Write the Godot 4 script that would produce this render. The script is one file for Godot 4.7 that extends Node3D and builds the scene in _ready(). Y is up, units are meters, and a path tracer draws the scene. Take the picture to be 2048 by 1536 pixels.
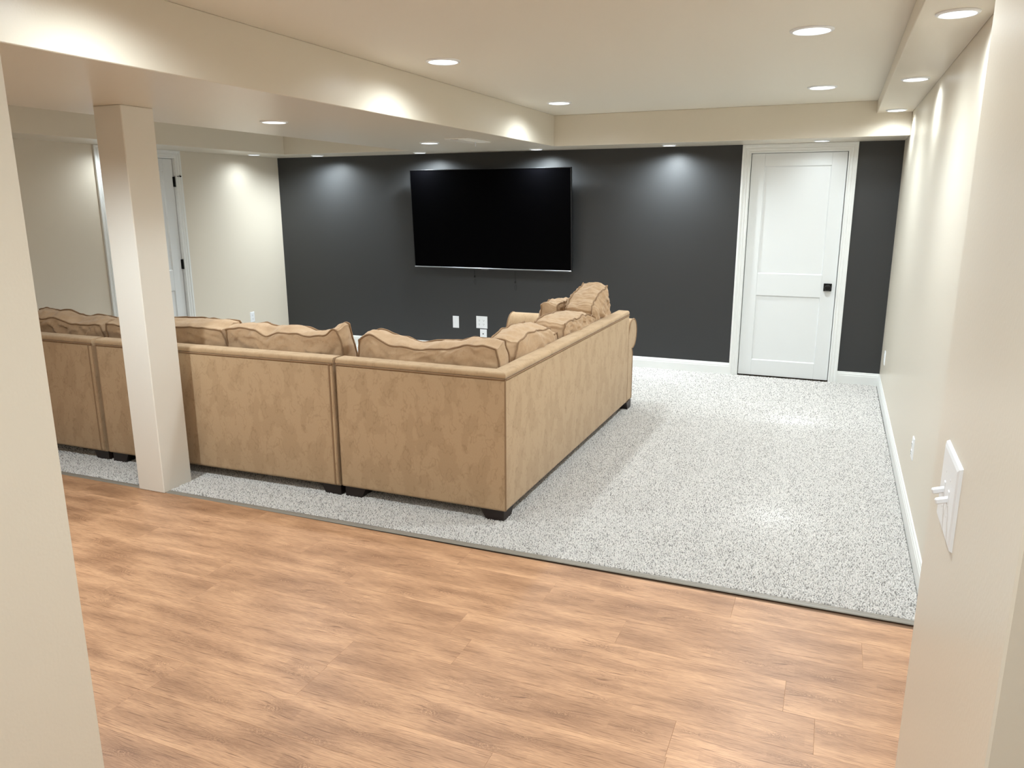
extends Node3D

# ---- room measures, metres: x along the dark wall (0 at the right wall), y up, z out from the dark wall
const HS := 2.109      # underside of the beam and of the soffits at the dark and door walls
const HC := 2.377      # main ceiling
const HR := 2.282      # underside of the shallow soffit along the right wall
const DS := 0.518      # depth of the soffit over the dark wall
const XL := -6.4585    # left wall
const XB0 := -4.434    # beam, its two sides
const XB1 := -2.9154
const SW := 0.2525     # width of the right soffit
const ZF := 6.557      # front face of the partition the camera looks past
const ZE := 5.882      # far end of the wall stub with the switch
const XP := -1.868     # face of the hall wall at the left edge of the picture
const HB := 0.113      # baseboard height

var M := {}
var counts := {}

func _ready() -> void:
	# ---------------------------------------------------------------- camera
	var cam := Camera3D.new()
	cam.name = "camera"
	cam.keep_aspect = Camera3D.KEEP_HEIGHT
	cam.fov = rad_to_deg(2.0 * atan(768.0 / 1538.96))
	cam.near = 0.02
	cam.far = 60.0
	cam.transform = Transform3D(Basis.from_euler(Vector3(-0.2333, 0.3937, -0.0028)), Vector3(-0.4588, 1.623, 7.4491))
	add_child(cam)
	# ---------------------------------------------------------------- environment: a closed basement room, no daylight
	var env := Environment.new()
	env.background_mode = Environment.BG_COLOR
	env.background_color = Color(0.02, 0.02, 0.02)
	env.tonemap_mode = Environment.TONE_MAPPER_LINEAR
	env.tonemap_exposure = 1.06
	env.sdfgi_enabled = true
	env.ssao_enabled = true
	env.ssil_enabled = true
	var we := WorldEnvironment.new()
	we.name = "world_environment"
	we.environment = env
	add_child(we)
	# lamps: energy of the large and of the small downlights, and their colour
	M.big_energy = 3.6
	M.small_energy = 3.8
	M.lamp_color = Color(0.935, 0.98, 1.0)
	materials()
	shell()
	doors()
	floors()
	sofas()
	cushions()
	television()
	plates()
	lights()
	small_fittings()

# =====================================================================================================================
# mesh helpers
# =====================================================================================================================
class MB:
	var v := PackedVector3Array()
	var n := PackedVector3Array()
	var t := PackedVector2Array()
	var ix := PackedInt32Array()

	# a flat triangle that faces OUT
	func tri(a: Vector3, b: Vector3, c: Vector3, out: Vector3, ta := Vector2.ZERO, tb := Vector2.ZERO, tc := Vector2.ZERO) -> void:
		var g := (b - a).cross(c - a)
		var k := v.size()
		var nn := g.normalized()
		if g.dot(out) < 0.0:
			nn = -nn
			ix.append_array([k, k + 1, k + 2])
		else:
			ix.append_array([k, k + 2, k + 1])
		v.append_array([a, b, c])
		n.append_array([nn, nn, nn])
		t.append_array([ta, tb, tc])

	func quad(a: Vector3, b: Vector3, c: Vector3, d: Vector3, out: Vector3, uv := Rect2(0, 0, 1, 1)) -> void:
		var p := uv.position
		var e := uv.end
		tri(a, b, c, out, p, Vector2(e.x, p.y), e)
		tri(a, c, d, out, p, e, Vector2(p.x, e.y))

	# a box with chamfered edges, in the axes of B around C
	func box(c: Vector3, s: Vector3, bev := 0.002, b := Basis.IDENTITY) -> void:
		var h := s * 0.5
		bev = minf(bev, minf(h.x, minf(h.y, h.z)) * 0.9)
		var pt := func(sx: float, sy: float, sz: float, ax: int) -> Vector3:
			var q := Vector3(sx * (h.x - (0.0 if ax == 0 else bev)), sy * (h.y - (0.0 if ax == 1 else bev)), sz * (h.z - (0.0 if ax == 2 else bev)))
			return c + b * q
		for s1: float in [-1.0, 1.0]:
			quad(pt.call(s1, -1.0, -1.0, 0), pt.call(s1, 1.0, -1.0, 0), pt.call(s1, 1.0, 1.0, 0), pt.call(s1, -1.0, 1.0, 0), b * Vector3(s1, 0, 0))
			quad(pt.call(-1.0, s1, -1.0, 1), pt.call(1.0, s1, -1.0, 1), pt.call(1.0, s1, 1.0, 1), pt.call(-1.0, s1, 1.0, 1), b * Vector3(0, s1, 0))
			quad(pt.call(-1.0, -1.0, s1, 2), pt.call(1.0, -1.0, s1, 2), pt.call(1.0, 1.0, s1, 2), pt.call(-1.0, 1.0, s1, 2), b * Vector3(0, 0, s1))
		if bev <= 0.0:
			return
		for s1: float in [-1.0, 1.0]:
			for s2: float in [-1.0, 1.0]:
				quad(pt.call(s1, s2, -1.0, 0), pt.call(s1, s2, 1.0, 0), pt.call(s1, s2, 1.0, 1), pt.call(s1, s2, -1.0, 1), b * Vector3(s1, s2, 0))
				quad(pt.call(s1, -1.0, s2, 0), pt.call(s1, 1.0, s2, 0), pt.call(s1, 1.0, s2, 2), pt.call(s1, -1.0, s2, 2), b * Vector3(s1, 0, s2))
				quad(pt.call(-1.0, s1, s2, 1), pt.call(1.0, s1, s2, 1), pt.call(1.0, s1, s2, 2), pt.call(-1.0, s1, s2, 2), b * Vector3(0, s1, s2))
				for s3: float in [-1.0, 1.0]:
					tri(pt.call(s1, s2, s3, 0), pt.call(s1, s2, s3, 1), pt.call(s1, s2, s3, 2), b * Vector3(s1, s2, s3))

	func span(lo: Vector3, hi: Vector3, bev := 0.002) -> void:
		box((lo + hi) * 0.5, (hi - lo).abs(), bev)

	# PTS, a closed outline in the axes U and V, drawn along L; the ends may be mitred by M0 and M1 along U
	func prism(pts: PackedVector2Array, o: Vector3, u: Vector3, w: Vector3, l: Vector3, m0 := 0.0, m1 := 0.0, smooth := false) -> void:
		var ln := l.normalized()
		var k := pts.size()
		var a := PackedVector3Array()
		var b := PackedVector3Array()
		var mid := Vector2.ZERO
		for p in pts:
			a.append(o + u * p.x + w * p.y + ln * (m0 * p.x))
			b.append(o + u * p.x + w * p.y + l + ln * (m1 * p.x))
			mid += p / k
		var area := 0.0
		for i in k:
			area += pts[i].cross(pts[(i + 1) % k])
		var sg := signf(area)
		var nrm := []
		for i in k:
			var d := pts[(i + 1) % k] - pts[i]
			nrm.append((u * d.y - w * d.x) * sg)
		for i in k:
			var j := (i + 1) % k
			if not smooth:
				quad(a[i], a[j], b[j], b[i], nrm[i])
				continue
			var q := v.size()
			var n0: Vector3 = ((nrm[i] as Vector3).normalized() + (nrm[(i + k - 1) % k] as Vector3).normalized()).normalized()
			var n1: Vector3 = ((nrm[i] as Vector3).normalized() + (nrm[j] as Vector3).normalized()).normalized()
			v.append_array([a[i], a[j], b[j], b[i]])
			n.append_array([n0, n1, n1, n0])
			t.append_array([Vector2.ZERO, Vector2.ZERO, Vector2.ZERO, Vector2.ZERO])
			if (a[j] - a[i]).cross(b[j] - a[i]).dot(nrm[i]) < 0.0:
				ix.append_array([q, q + 1, q + 2, q, q + 2, q + 3])
			else:
				ix.append_array([q, q + 2, q + 1, q, q + 3, q + 2])
		var f := Geometry2D.triangulate_polygon(pts)
		for i in range(0, f.size(), 3):
			tri(a[f[i]], a[f[i + 1]], a[f[i + 2]], -ln)
			tri(b[f[i]], b[f[i + 1]], b[f[i + 2]], ln)

	# a smooth sheet of NU x NV points; OUT tells which way its middle cell faces
	func grid(p: PackedVector3Array, nu: int, nv: int, out: Vector3) -> void:
		var k := v.size()
		var nn := PackedVector3Array()
		nn.resize(p.size())
		var ci := int(nu / 2.0)
		var cj := int(nv / 2.0)
		var g := Vector3.ZERO
		var at := func(i: int, j: int) -> Vector3: return p[clampi(i, 0, nu - 1) * nv + clampi(j, 0, nv - 1)]
		g = (at.call(ci + 1, cj) - at.call(ci - 1, cj)).cross(at.call(ci, cj + 1) - at.call(ci, cj - 1))
		var sg := 1.0 if g.dot(out) > 0.0 else -1.0
		for i in nu:
			for j in nv:
				var du: Vector3 = p[mini(i + 1, nu - 1) * nv + j] - p[maxi(i - 1, 0) * nv + j]
				var dv: Vector3 = p[i * nv + mini(j + 1, nv - 1)] - p[i * nv + maxi(j - 1, 0)]
				nn[i * nv + j] = du.cross(dv).normalized() * sg
		v.append_array(p)
		n.append_array(nn)
		for i in nu:
			for j in nv:
				t.append(Vector2(float(i) / (nu - 1), float(j) / (nv - 1)))
		for i in nu - 1:
			for j in nv - 1:
				var a := k + i * nv + j
				var b := a + nv
				if sg > 0.0:
					ix.append_array([a, b + 1, b, a, a + 1, b + 1])
				else:
					ix.append_array([a, b, b + 1, a, b + 1, a + 1])

	# PROFILE of (radius, height) turned about the axis Y of B at C; each band has its own edge unless SMOOTH
	func lathe(profile: PackedVector2Array, c: Vector3, b := Basis.IDENTITY, seg := 32) -> void:
		for s in profile.size() - 1:
			var p0 := profile[s]
			var p1 := profile[s + 1]
			var d := p1 - p0
			var nr := Vector2(d.y, -d.x).normalized()
			var k := v.size()
			for i in seg + 1:
				var an := TAU * i / seg
				var e := Vector3(cos(an), 0, sin(an))
				v.append(c + b * (e * p0.x + Vector3(0, p0.y, 0)))
				v.append(c + b * (e * p1.x + Vector3(0, p1.y, 0)))
				var q := b * (e * nr.x + Vector3(0, nr.y, 0))
				n.append_array([q, q])
				t.append_array([Vector2.ZERO, Vector2.ZERO])
			for i in seg:
				var a := k + i * 2
				var g := (v[a + 1] - v[a]).cross(v[a + 3] - v[a])
				if g.length() < 1e-12:
					g = (v[a + 3] - v[a]).cross(v[a + 2] - v[a])
				if g.dot(n[a] + n[a + 2]) < 0.0:
					ix.append_array([a, a + 1, a + 3, a, a + 3, a + 2])
				else:
					ix.append_array([a, a + 3, a + 1, a, a + 2, a + 3])

	func ball(c: Vector3, r: Vector3, seg := 14) -> void:
		var p := PackedVector3Array()
		for i in seg + 1:
			var th := PI * i / seg
			for j in seg + 1:
				var ph := TAU * j / seg
				p.append(c + Vector3(sin(th) * cos(ph) * r.x, cos(th) * r.y, sin(th) * sin(ph) * r.z))
		var k := v.size()
		for q in p:
			v.append(q)
			n.append(((q - c) / (r * r)).normalized())
			t.append(Vector2.ZERO)
		for i in seg:
			for j in seg:
				var a := k + i * (seg + 1) + j
				var b := a + seg + 1
				ix.append_array([a, b + 1, b, a, a + 1, b + 1])
		if (v[k + seg + 2] - v[k + 1]).length() > 0.0:
			var m := k + (seg + 1) * int(seg / 2.0)
			var g := (v[m + seg + 2] - v[m]).cross(v[m + seg + 1] - v[m])
			if g.dot(n[m]) > 0.0:
				for i in range(ix.size() - seg * seg * 6, ix.size(), 3):
					var s := ix[i + 1]
					ix[i + 1] = ix[i + 2]
					ix[i + 2] = s

	# a cord of radius R along PATH
	func tube(path: PackedVector3Array, r: float, closed := false, sides := 6) -> void:
		var m := path.size()
		var k := v.size()
		var s := Vector3.ZERO
		for i in m + (1 if closed else 0):
			var q := path[i % m]
			var nx := path[(i + 1) % m] if (closed or i < m - 1) else path[i]
			var pv := path[(i - 1 + m) % m] if (closed or i > 0) else path[i]
			var d := (nx - pv).normalized()
			if i == 0:
				s = d.cross(Vector3.UP if absf(d.y) < 0.8 else Vector3.RIGHT)
			s = (s - d * s.dot(d)).normalized()
			var u := s.cross(d)
			for j in sides + 1:
				var an := TAU * j / sides
				var e := s * cos(an) + u * sin(an)
				v.append(q + e * r)
				n.append(e)
				t.append(Vector2.ZERO)
		var rows := m if closed else m - 1
		for i in rows:
			for j in sides:
				var a := k + i * (sides + 1) + j
				var b := a + sides + 1
				var g := (v[b] - v[a]).cross(v[b + 1] - v[a])
				if g.dot(n[a] + n[a + 1]) < 0.0:
					ix.append_array([a, b, b + 1, a, b + 1, a + 1])
				else:
					ix.append_array([a, b + 1, b, a, a + 1, b + 1])

	func mesh(m: Material) -> ArrayMesh:
		var arr := []
		arr.resize(Mesh.ARRAY_MAX)
		arr[Mesh.ARRAY_VERTEX] = v
		arr[Mesh.ARRAY_NORMAL] = n
		arr[Mesh.ARRAY_TEX_UV] = t
		arr[Mesh.ARRAY_INDEX] = ix
		var am := ArrayMesh.new()
		am.add_surface_from_arrays(Mesh.PRIMITIVE_TRIANGLES, arr)
		am.surface_set_material(0, m)
		return am

func obj(called: String, mb: MB, m: Material, parent: Node = self, at := Vector3.ZERO) -> MeshInstance3D:
	var o := MeshInstance3D.new()
	o.name = called
	if parent == self:
		o.name = numbered(called)
	o.mesh = mb.mesh(m)
	o.position = at
	o.cast_shadow = GeometryInstance3D.SHADOW_CASTING_SETTING_ON
	parent.add_child(o, true)
	return o

func numbered(called: String) -> String:
	var k: int = counts.get(called, 0)
	counts[called] = k + 1
	return called if k == 0 else "%s_%03d" % [called, k]

func tag(o: Node, label: String, category: String, group := "", kind := "") -> void:
	o.set_meta("label", label)
	o.set_meta("category", category)
	if group:
		o.set_meta("group", group)
	if kind:
		o.set_meta("kind", kind)

func thing(called: String, label: String, category: String, at := Vector3.ZERO, turn := 0.0, group := "", kind := "") -> Node3D:
	var o := Node3D.new()
	o.name = numbered(called)
	o.position = at
	o.rotation.y = turn
	add_child(o)
	tag(o, label, category, group, kind)
	return o

func dup(o: Node3D, label: String, at: Vector3, turn := 0.0) -> Node3D:
	var c: Node3D = o.duplicate()
	c.name = numbered(str(o.name).rstrip("0123456789").trim_suffix("_"))
	add_child(c)
	c.position = at
	c.rotation.y = turn
	c.set_meta("label", label)
	return c

func struct(called: String, mb: MB, m: Material, label: String, category: String) -> MeshInstance3D:
	var o := obj(called, mb, m)
	tag(o, label, category, "", "structure")
	return o

func poly(a: Array) -> PackedVector2Array:
	var p := PackedVector2Array()
	for i in range(0, a.size(), 2):
		p.append(Vector2(a[i], a[i + 1]))
	return p

# an outline of a W x H rectangle with rounded corners, centred
func round_rect(w: float, h: float, r: float, seg := 5) -> PackedVector2Array:
	var p := PackedVector2Array()
	for q in 4:
		var c := Vector2((w * 0.5 - r) * (1 if q in [0, 3] else -1), (h * 0.5 - r) * (1 if q in [0, 1] else -1))
		for i in seg + 1:
			var an := PI * 0.5 * (q + float(i) / seg)
			p.append(c + Vector2(cos(an), sin(an)) * r)
	return p

# =====================================================================================================================
# materials
# =====================================================================================================================
func plain(c: Color, rough: float, metal := 0.0) -> StandardMaterial3D:
	var m := StandardMaterial3D.new()
	m.albedo_color = c
	m.roughness = rough
	m.metallic = metal
	return m

func noise(freq: float, s: int, oct := 3, type := FastNoiseLite.TYPE_SIMPLEX_SMOOTH) -> FastNoiseLite:
	var f := FastNoiseLite.new()
	f.noise_type = type
	f.seed = s
	f.frequency = freq
	f.fractal_octaves = oct
	return f

func noise_bytes(f: FastNoiseLite, w: int, h: int) -> PackedByteArray:
	var im := f.get_seamless_image(w, h, false, false, 0.15)
	im.convert(Image.FORMAT_L8)
	return im.get_data()

func tex(w: int, h: int, rgb: PackedByteArray) -> ImageTexture:
	return ImageTexture.create_from_image(Image.create_from_data(w, h, false, Image.FORMAT_RGB8, rgb))

func bump_tex(f: FastNoiseLite, size: int, strength: float) -> ImageTexture:
	var im := f.get_seamless_image(size, size)
	im.convert(Image.FORMAT_RGB8)
	im.bump_map_to_normal_map(strength)
	return ImageTexture.create_from_image(im)

# painted wallboard: one colour, with the fine stipple a roller leaves
func paint(c: Color, rough: float, scale := 0.25) -> StandardMaterial3D:
	var m := plain(c, rough)
	m.normal_enabled = true
	m.normal_texture = M.stipple
	m.normal_scale = scale
	m.uv1_triplanar = true
	m.uv1_world_triplanar = true
	m.uv1_scale = Vector3(2.2, 1.6, 2.2)
	return m

# brushed suede: the nap lies in patches that read lighter or darker, with an edge of their own
func suede(light: Color, dark: Color, s: int, scale: Vector3) -> StandardMaterial3D:
	var z := 512
	var a := noise(0.012, s, 4)
	a.domain_warp_enabled = true
	a.domain_warp_amplitude = 38.0
	a.domain_warp_frequency = 0.02
	var da := noise_bytes(a, z, z)
	var db := noise_bytes(noise(0.03, s + 1, 3), z, z)
	var dc := noise_bytes(noise(0.25, s + 2, 2), z, z)
	var out := PackedByteArray()
	out.resize(z * z * 3)
	for i in z * z:
		var q := smoothstep(0.50, 0.57, da[i] / 255.0) * 0.30 + smoothstep(0.58, 0.61, db[i] / 255.0) * (1.0 - smoothstep(0.64, 0.68, db[i] / 255.0)) * 0.45 + dc[i] / 255.0 * 0.25
		q = clampf(q, 0.0, 1.0)
		out[i * 3] = int(255.0 * lerpf(light.r, dark.r, q))
		out[i * 3 + 1] = int(255.0 * lerpf(light.g, dark.g, q))
		out[i * 3 + 2] = int(255.0 * lerpf(light.b, dark.b, q))
	var m := plain(Color.WHITE, 0.9)
	m.albedo_texture = tex(z, z, out)
	m.uv1_triplanar = true
	m.uv1_world_triplanar = true
	m.uv1_scale = scale
	m.rim_enabled = true
	m.rim = 0.35
	m.rim_tint = 0.6
	m.metallic_specular = 0.2
	return m

const PLANKS := 6
const PW := 2048
const PH := 1024

# six plank faces, one under the other, of a light oak print: long grain, pores, and knots the grain flows round
func wood_texture() -> ImageTexture:
	var rng := RandomNumberGenerator.new()
	rng.seed = 41
	var broad := noise(0.010, 3, 2)
	var fine := noise(0.05, 4, 3)
	var pore := noise(0.05, 5, 2)
	var out := PackedByteArray()
	out.resize(PW * PH * 3)
	var ph := int(float(PH) / PLANKS)
	for k in PLANKS + 1:
		var y0 := k * ph
		var y1 := mini(y0 + ph, PH)
		var knots := []
		for q in 5:
			knots.append([rng.randf_range(80, PW - 80), rng.randf_range(20, ph - 20), rng.randf_range(45, 110), rng.randf_range(9, 20), rng.randf_range(0.4, 1.0)])
		var tone := rng.randf_range(-0.08, 0.10)
		for y in range(y0, y1):
			var ly := float(y - y0)
			for x in PW:
				var yy := ly
				var dark := 0.0
				var swirl := 0.0
				for q: Array in knots:
					var dx: float = (x - q[0]) / q[2]
					if absf(dx) > 2.6:
						continue
					var dy: float = (ly - q[1]) / q[3]
					var r2 := dx * dx + dy * dy
					var e := exp(-r2 * 0.45)
					yy += e * 16.0 * signf(dy) * (1.0 - exp(-absf(dy) * 2.0))
					var tail: float = (x - q[0] - q[2] * 0.6) / (q[2] * 2.2)
					dark += exp(-tail * tail - dy * dy * 0.35) * 0.30 * q[4]
					if r2 < 2.2:
						swirl += (sin(sqrt(r2) * 17.0 + dx * 3.0 + fine.get_noise_2d(x * 2.0, ly * 3.0) * 4.0)) * exp(-r2 * 1.5) * 0.50 * q[4]
				var b := broad.get_noise_2d(x * 0.12 + k * 977.0, yy * 1.1)
				var f := fine.get_noise_2d(x * 0.075 + k * 531.0, yy * 6.5)
				var h := fine.get_noise_2d(x * 0.22 + k * 331.0, yy * 9.0)
				var p := pore.get_noise_2d(x * 0.06 + k * 211.0, yy * 5.0)
				var g := 0.34 + tone + b * 0.42 + f * 0.26 + h * 0.34 + dark + swirl - 0.20 * exp(-ly / 20.0)
				if p > 0.34:
					g += (p - 0.34) * 2.6
				g = clampf(g, -0.1, 1.25)
				var o := (y * PW + x) * 3
				out[o] = int(lerpf(203, 141, g))
				out[o + 1] = int(lerpf(158, 102, g))
				out[o + 2] = int(lerpf(121, 74, g))
	return tex(PW, PH, out)

func materials() -> void:
	M.stipple = bump_tex(noise(0.09, 11, 3), 512, 2.0)
	M.wall = paint(Color8(224, 215, 199), 0.34, 0.07)
	M.column = paint(Color8(232, 228, 219), 0.4, 0.05)
	M.ceiling = paint(Color8(232, 226, 213), 0.6, 0.05)
	M.dark_wall = paint(Color8(51, 52, 53), 0.45, 0.07)
	M.trim = plain(Color8(236, 237, 235), 0.32)
	M.door = plain(Color8(228, 230, 230), 0.4)
	M.white_plastic = plain(Color8(240, 242, 245), 0.3)
	M.slot = plain(Color8(70, 70, 72), 0.5)
	M.black_metal = plain(Color8(16, 16, 17), 0.35, 0.4)
	M.screen = plain(Color8(3, 3, 4), 0.3)
	M.screen.metallic_specular = 0.12
	M.black_plastic = plain(Color8(14, 14, 15), 0.45)
	M.silver = plain(Color8(150, 152, 155), 0.35, 0.8)
	M.cord = plain(Color8(18, 18, 19), 0.7)
	M.leg = plain(Color8(34, 24, 21), 0.4)
	M.under = plain(Color8(38, 37, 37), 0.9)
	M.suede = suede(Color8(189, 161, 128), Color8(166, 138, 106), 21, Vector3(1.0, 0.55, 1.0))
	M.cushion = suede(Color8(190, 161, 130), Color8(174, 144, 113), 33, Vector3(1.1, 1.0, 1.1))
	M.welt = plain(Color8(146, 117, 88), 0.9)
	M.vent = plain(Color8(232, 229, 222), 0.5)
	M.strip = plain(Color8(136, 130, 120), 0.4)
	M.strip_groove = plain(Color8(96, 88, 78), 0.6)
	M.subfloor = plain(Color8(120, 92, 70), 0.8)
	M.backing = plain(Color8(118, 115, 110), 0.95)
	M.wood = plain(Color.WHITE, 0.42)
	M.wood.albedo_texture = wood_texture()
	M.lens = plain(Color8(250, 250, 250), 0.5)
	M.lens.emission_enabled = true
	M.lens.emission = M.lamp_color
	M.lens.emission_energy_multiplier = 3.0

# =====================================================================================================================
# the room
# =====================================================================================================================
func shell() -> void:
	var b := MB.new()
	# the dark wall, with the opening of the door at its right end
	b.prism(poly([-6.58, -0.02, -1.245, -0.02, -1.245, 2.045, -0.405, 2.045, -0.405, -0.02, 0.0, -0.02, 0.0, HS + 0.02, -6.58, HS + 0.02]), Vector3(0, 0, -0.13), Vector3.RIGHT, Vector3.UP, Vector3(0, 0, 0.13))
	struct("wall_back", b, M.dark_wall, "charcoal painted accent wall behind the television and white door", "wall")
	b = MB.new()
	b.span(Vector3(0, -0.02, -0.13), Vector3(0.12, HC, ZE), 0)
	struct("wall_right", b, M.wall, "long beige wall along the right side under three small downlights", "wall")
	b = MB.new()
	# left wall with the opening of its door (z 1.56 to 2.345)
	b.prism(poly([0.0, -0.02, 1.532, -0.02, 1.532, 2.045, 2.377, 2.045, 2.377, -0.02, ZF, -0.02, ZF, HC, 0.0, HC]), Vector3(XL - 0.12, 0, 0), Vector3(0, 0, 1), Vector3.UP, Vector3(0.12, 0, 0))
	struct("wall_left", b, M.wall, "beige wall at the far left with a white door", "wall")
	b = MB.new()
	b.prism(poly([XL, 6.437, XP, 6.437, XP, 9.0, XP - 0.12, 9.0, XP - 0.12, ZF, XL, ZF]), Vector3(0, -0.02, 0), Vector3.RIGHT, Vector3(0, 0, 1), Vector3(0, HC + 0.02, 0))
	struct("wall_hall_left", b, M.wall, "plain beige wall end filling the left edge in front of the camera", "wall")
	b = MB.new()
	b.span(Vector3(-SW, -0.02, ZE), Vector3(0.87, HC, ZF), 0.003)
	struct("wall_near", b, M.wall, "beige wall stub at the right edge carrying the toggle switch", "wall")
	# the hall behind the camera
	b = MB.new()
	b.span(Vector3(0.75, -0.02, ZF), Vector3(0.87, HC, 9.0), 0)
	struct("wall_hall_right", b, M.wall, "beige side wall of the hall behind the camera", "wall")
	b = MB.new()
	b.span(Vector3(XP - 0.12, -0.02, 9.0), Vector3(0.87, HC, 9.12), 0)
	struct("wall_hall_rear", b, M.wall, "beige end wall of the hall behind the camera", "wall")
	# closets behind the two doors are closed with a board
	b = MB.new()
	b.span(Vector3(-1.30, -0.02, -0.19), Vector3(-0.35, 2.1, -0.135), 0)
	struct("wall_closet_back", b, M.wall, "closed board behind the white door in the charcoal wall", "wall")
	b = MB.new()
	b.span(Vector3(XL - 0.18, -0.02, 1.5), Vector3(XL - 0.125, 2.1, 2.41), 0)
	struct("wall_closet_left", b, M.wall, "closed board behind the white door in the left wall", "wall")
	# ceiling with its soffits and the wide beam
	b = MB.new()
	b.span(Vector3(-6.6, HC, -0.15), Vector3(0.9, HC + 0.12, 9.15), 0)
	var c := struct("ceiling", b, M.ceiling, "beige painted basement ceiling with round recessed lights", "ceiling")
	b = MB.new()
	b.span(Vector3(XL, HS, -0.12), Vector3(0, HC, DS), 0.003)
	obj("soffit", b, M.wall, c)
	b = MB.new()
	b.span(Vector3(XL, HS, DS), Vector3(XL + 0.513, HC, ZF - 0.12), 0.003)
	obj("soffit", b, M.wall, c)
	b = MB.new()
	b.span(Vector3(-SW, HR, DS), Vector3(0, HC, ZE), 0.003)
	obj("soffit", b, M.wall, c)
	b = MB.new()
	b.span(Vector3(XB0, HS, DS), Vector3(XB1, HC, ZF - 0.12), 0.003)
	obj("beam", b, M.wall, c)
	# column under the beam
	b = MB.new()
	b.span(Vector3(-4.0815, 0.0, 4.179), Vector3(-3.8868, HS, 4.388), 0.004)
	struct("column", b, M.column, "square boxed beige column under the beam beside the sofa back", "column")
	# baseboards
	var bp := poly([0, 0, 0.013, 0, 0.013, 0.078, 0.011, 0.082, 0.011, 0.092, 0.007, 0.100, 0.006, 0.108, 0.003, HB, 0, HB])
	b = MB.new()
	b.prism(bp, Vector3(XL, 0, 0), Vector3(0, 0, 1), Vector3.UP, Vector3(-1.3024 - XL, 0, 0), 1.0, 0.0)
	var bb := struct("baseboard_back", b, M.trim, "white baseboard along the foot of the charcoal wall", "baseboard")
	b = MB.new()
	b.prism(bp, Vector3(-0.354, 0, 0), Vector3(0, 0, 1), Vector3.UP, Vector3(0.354, 0, 0), 0.0, -1.0)
	obj("length", b, M.trim, bb)
	b = MB.new()
	b.prism(bp, Vector3(0, 0, 0), Vector3(-1, 0, 0), Vector3.UP, Vector3(0, 0, ZE), 1.0, 0.0)
	struct("baseboard_right", b, M.trim, "white baseboard along the foot of the right beige wall", "baseboard")
	b = MB.new()
	b.prism(bp, Vector3(XL, 0, 0), Vector3(1, 0, 0), Vector3.UP, Vector3(0, 0, 1.475), 1.0, 0.0)
	var bl := struct("baseboard_left", b, M.trim, "white baseboard along the foot of the left beige wall", "baseboard")
	b = MB.new()
	b.prism(bp, Vector3(XL, 0, 2.435), Vector3(1, 0, 0), Vector3.UP, Vector3(0, 0, ZF - 0.12 - 2.435), 0.0, 0.0)
	obj("length", b, M.trim, bl)

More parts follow.
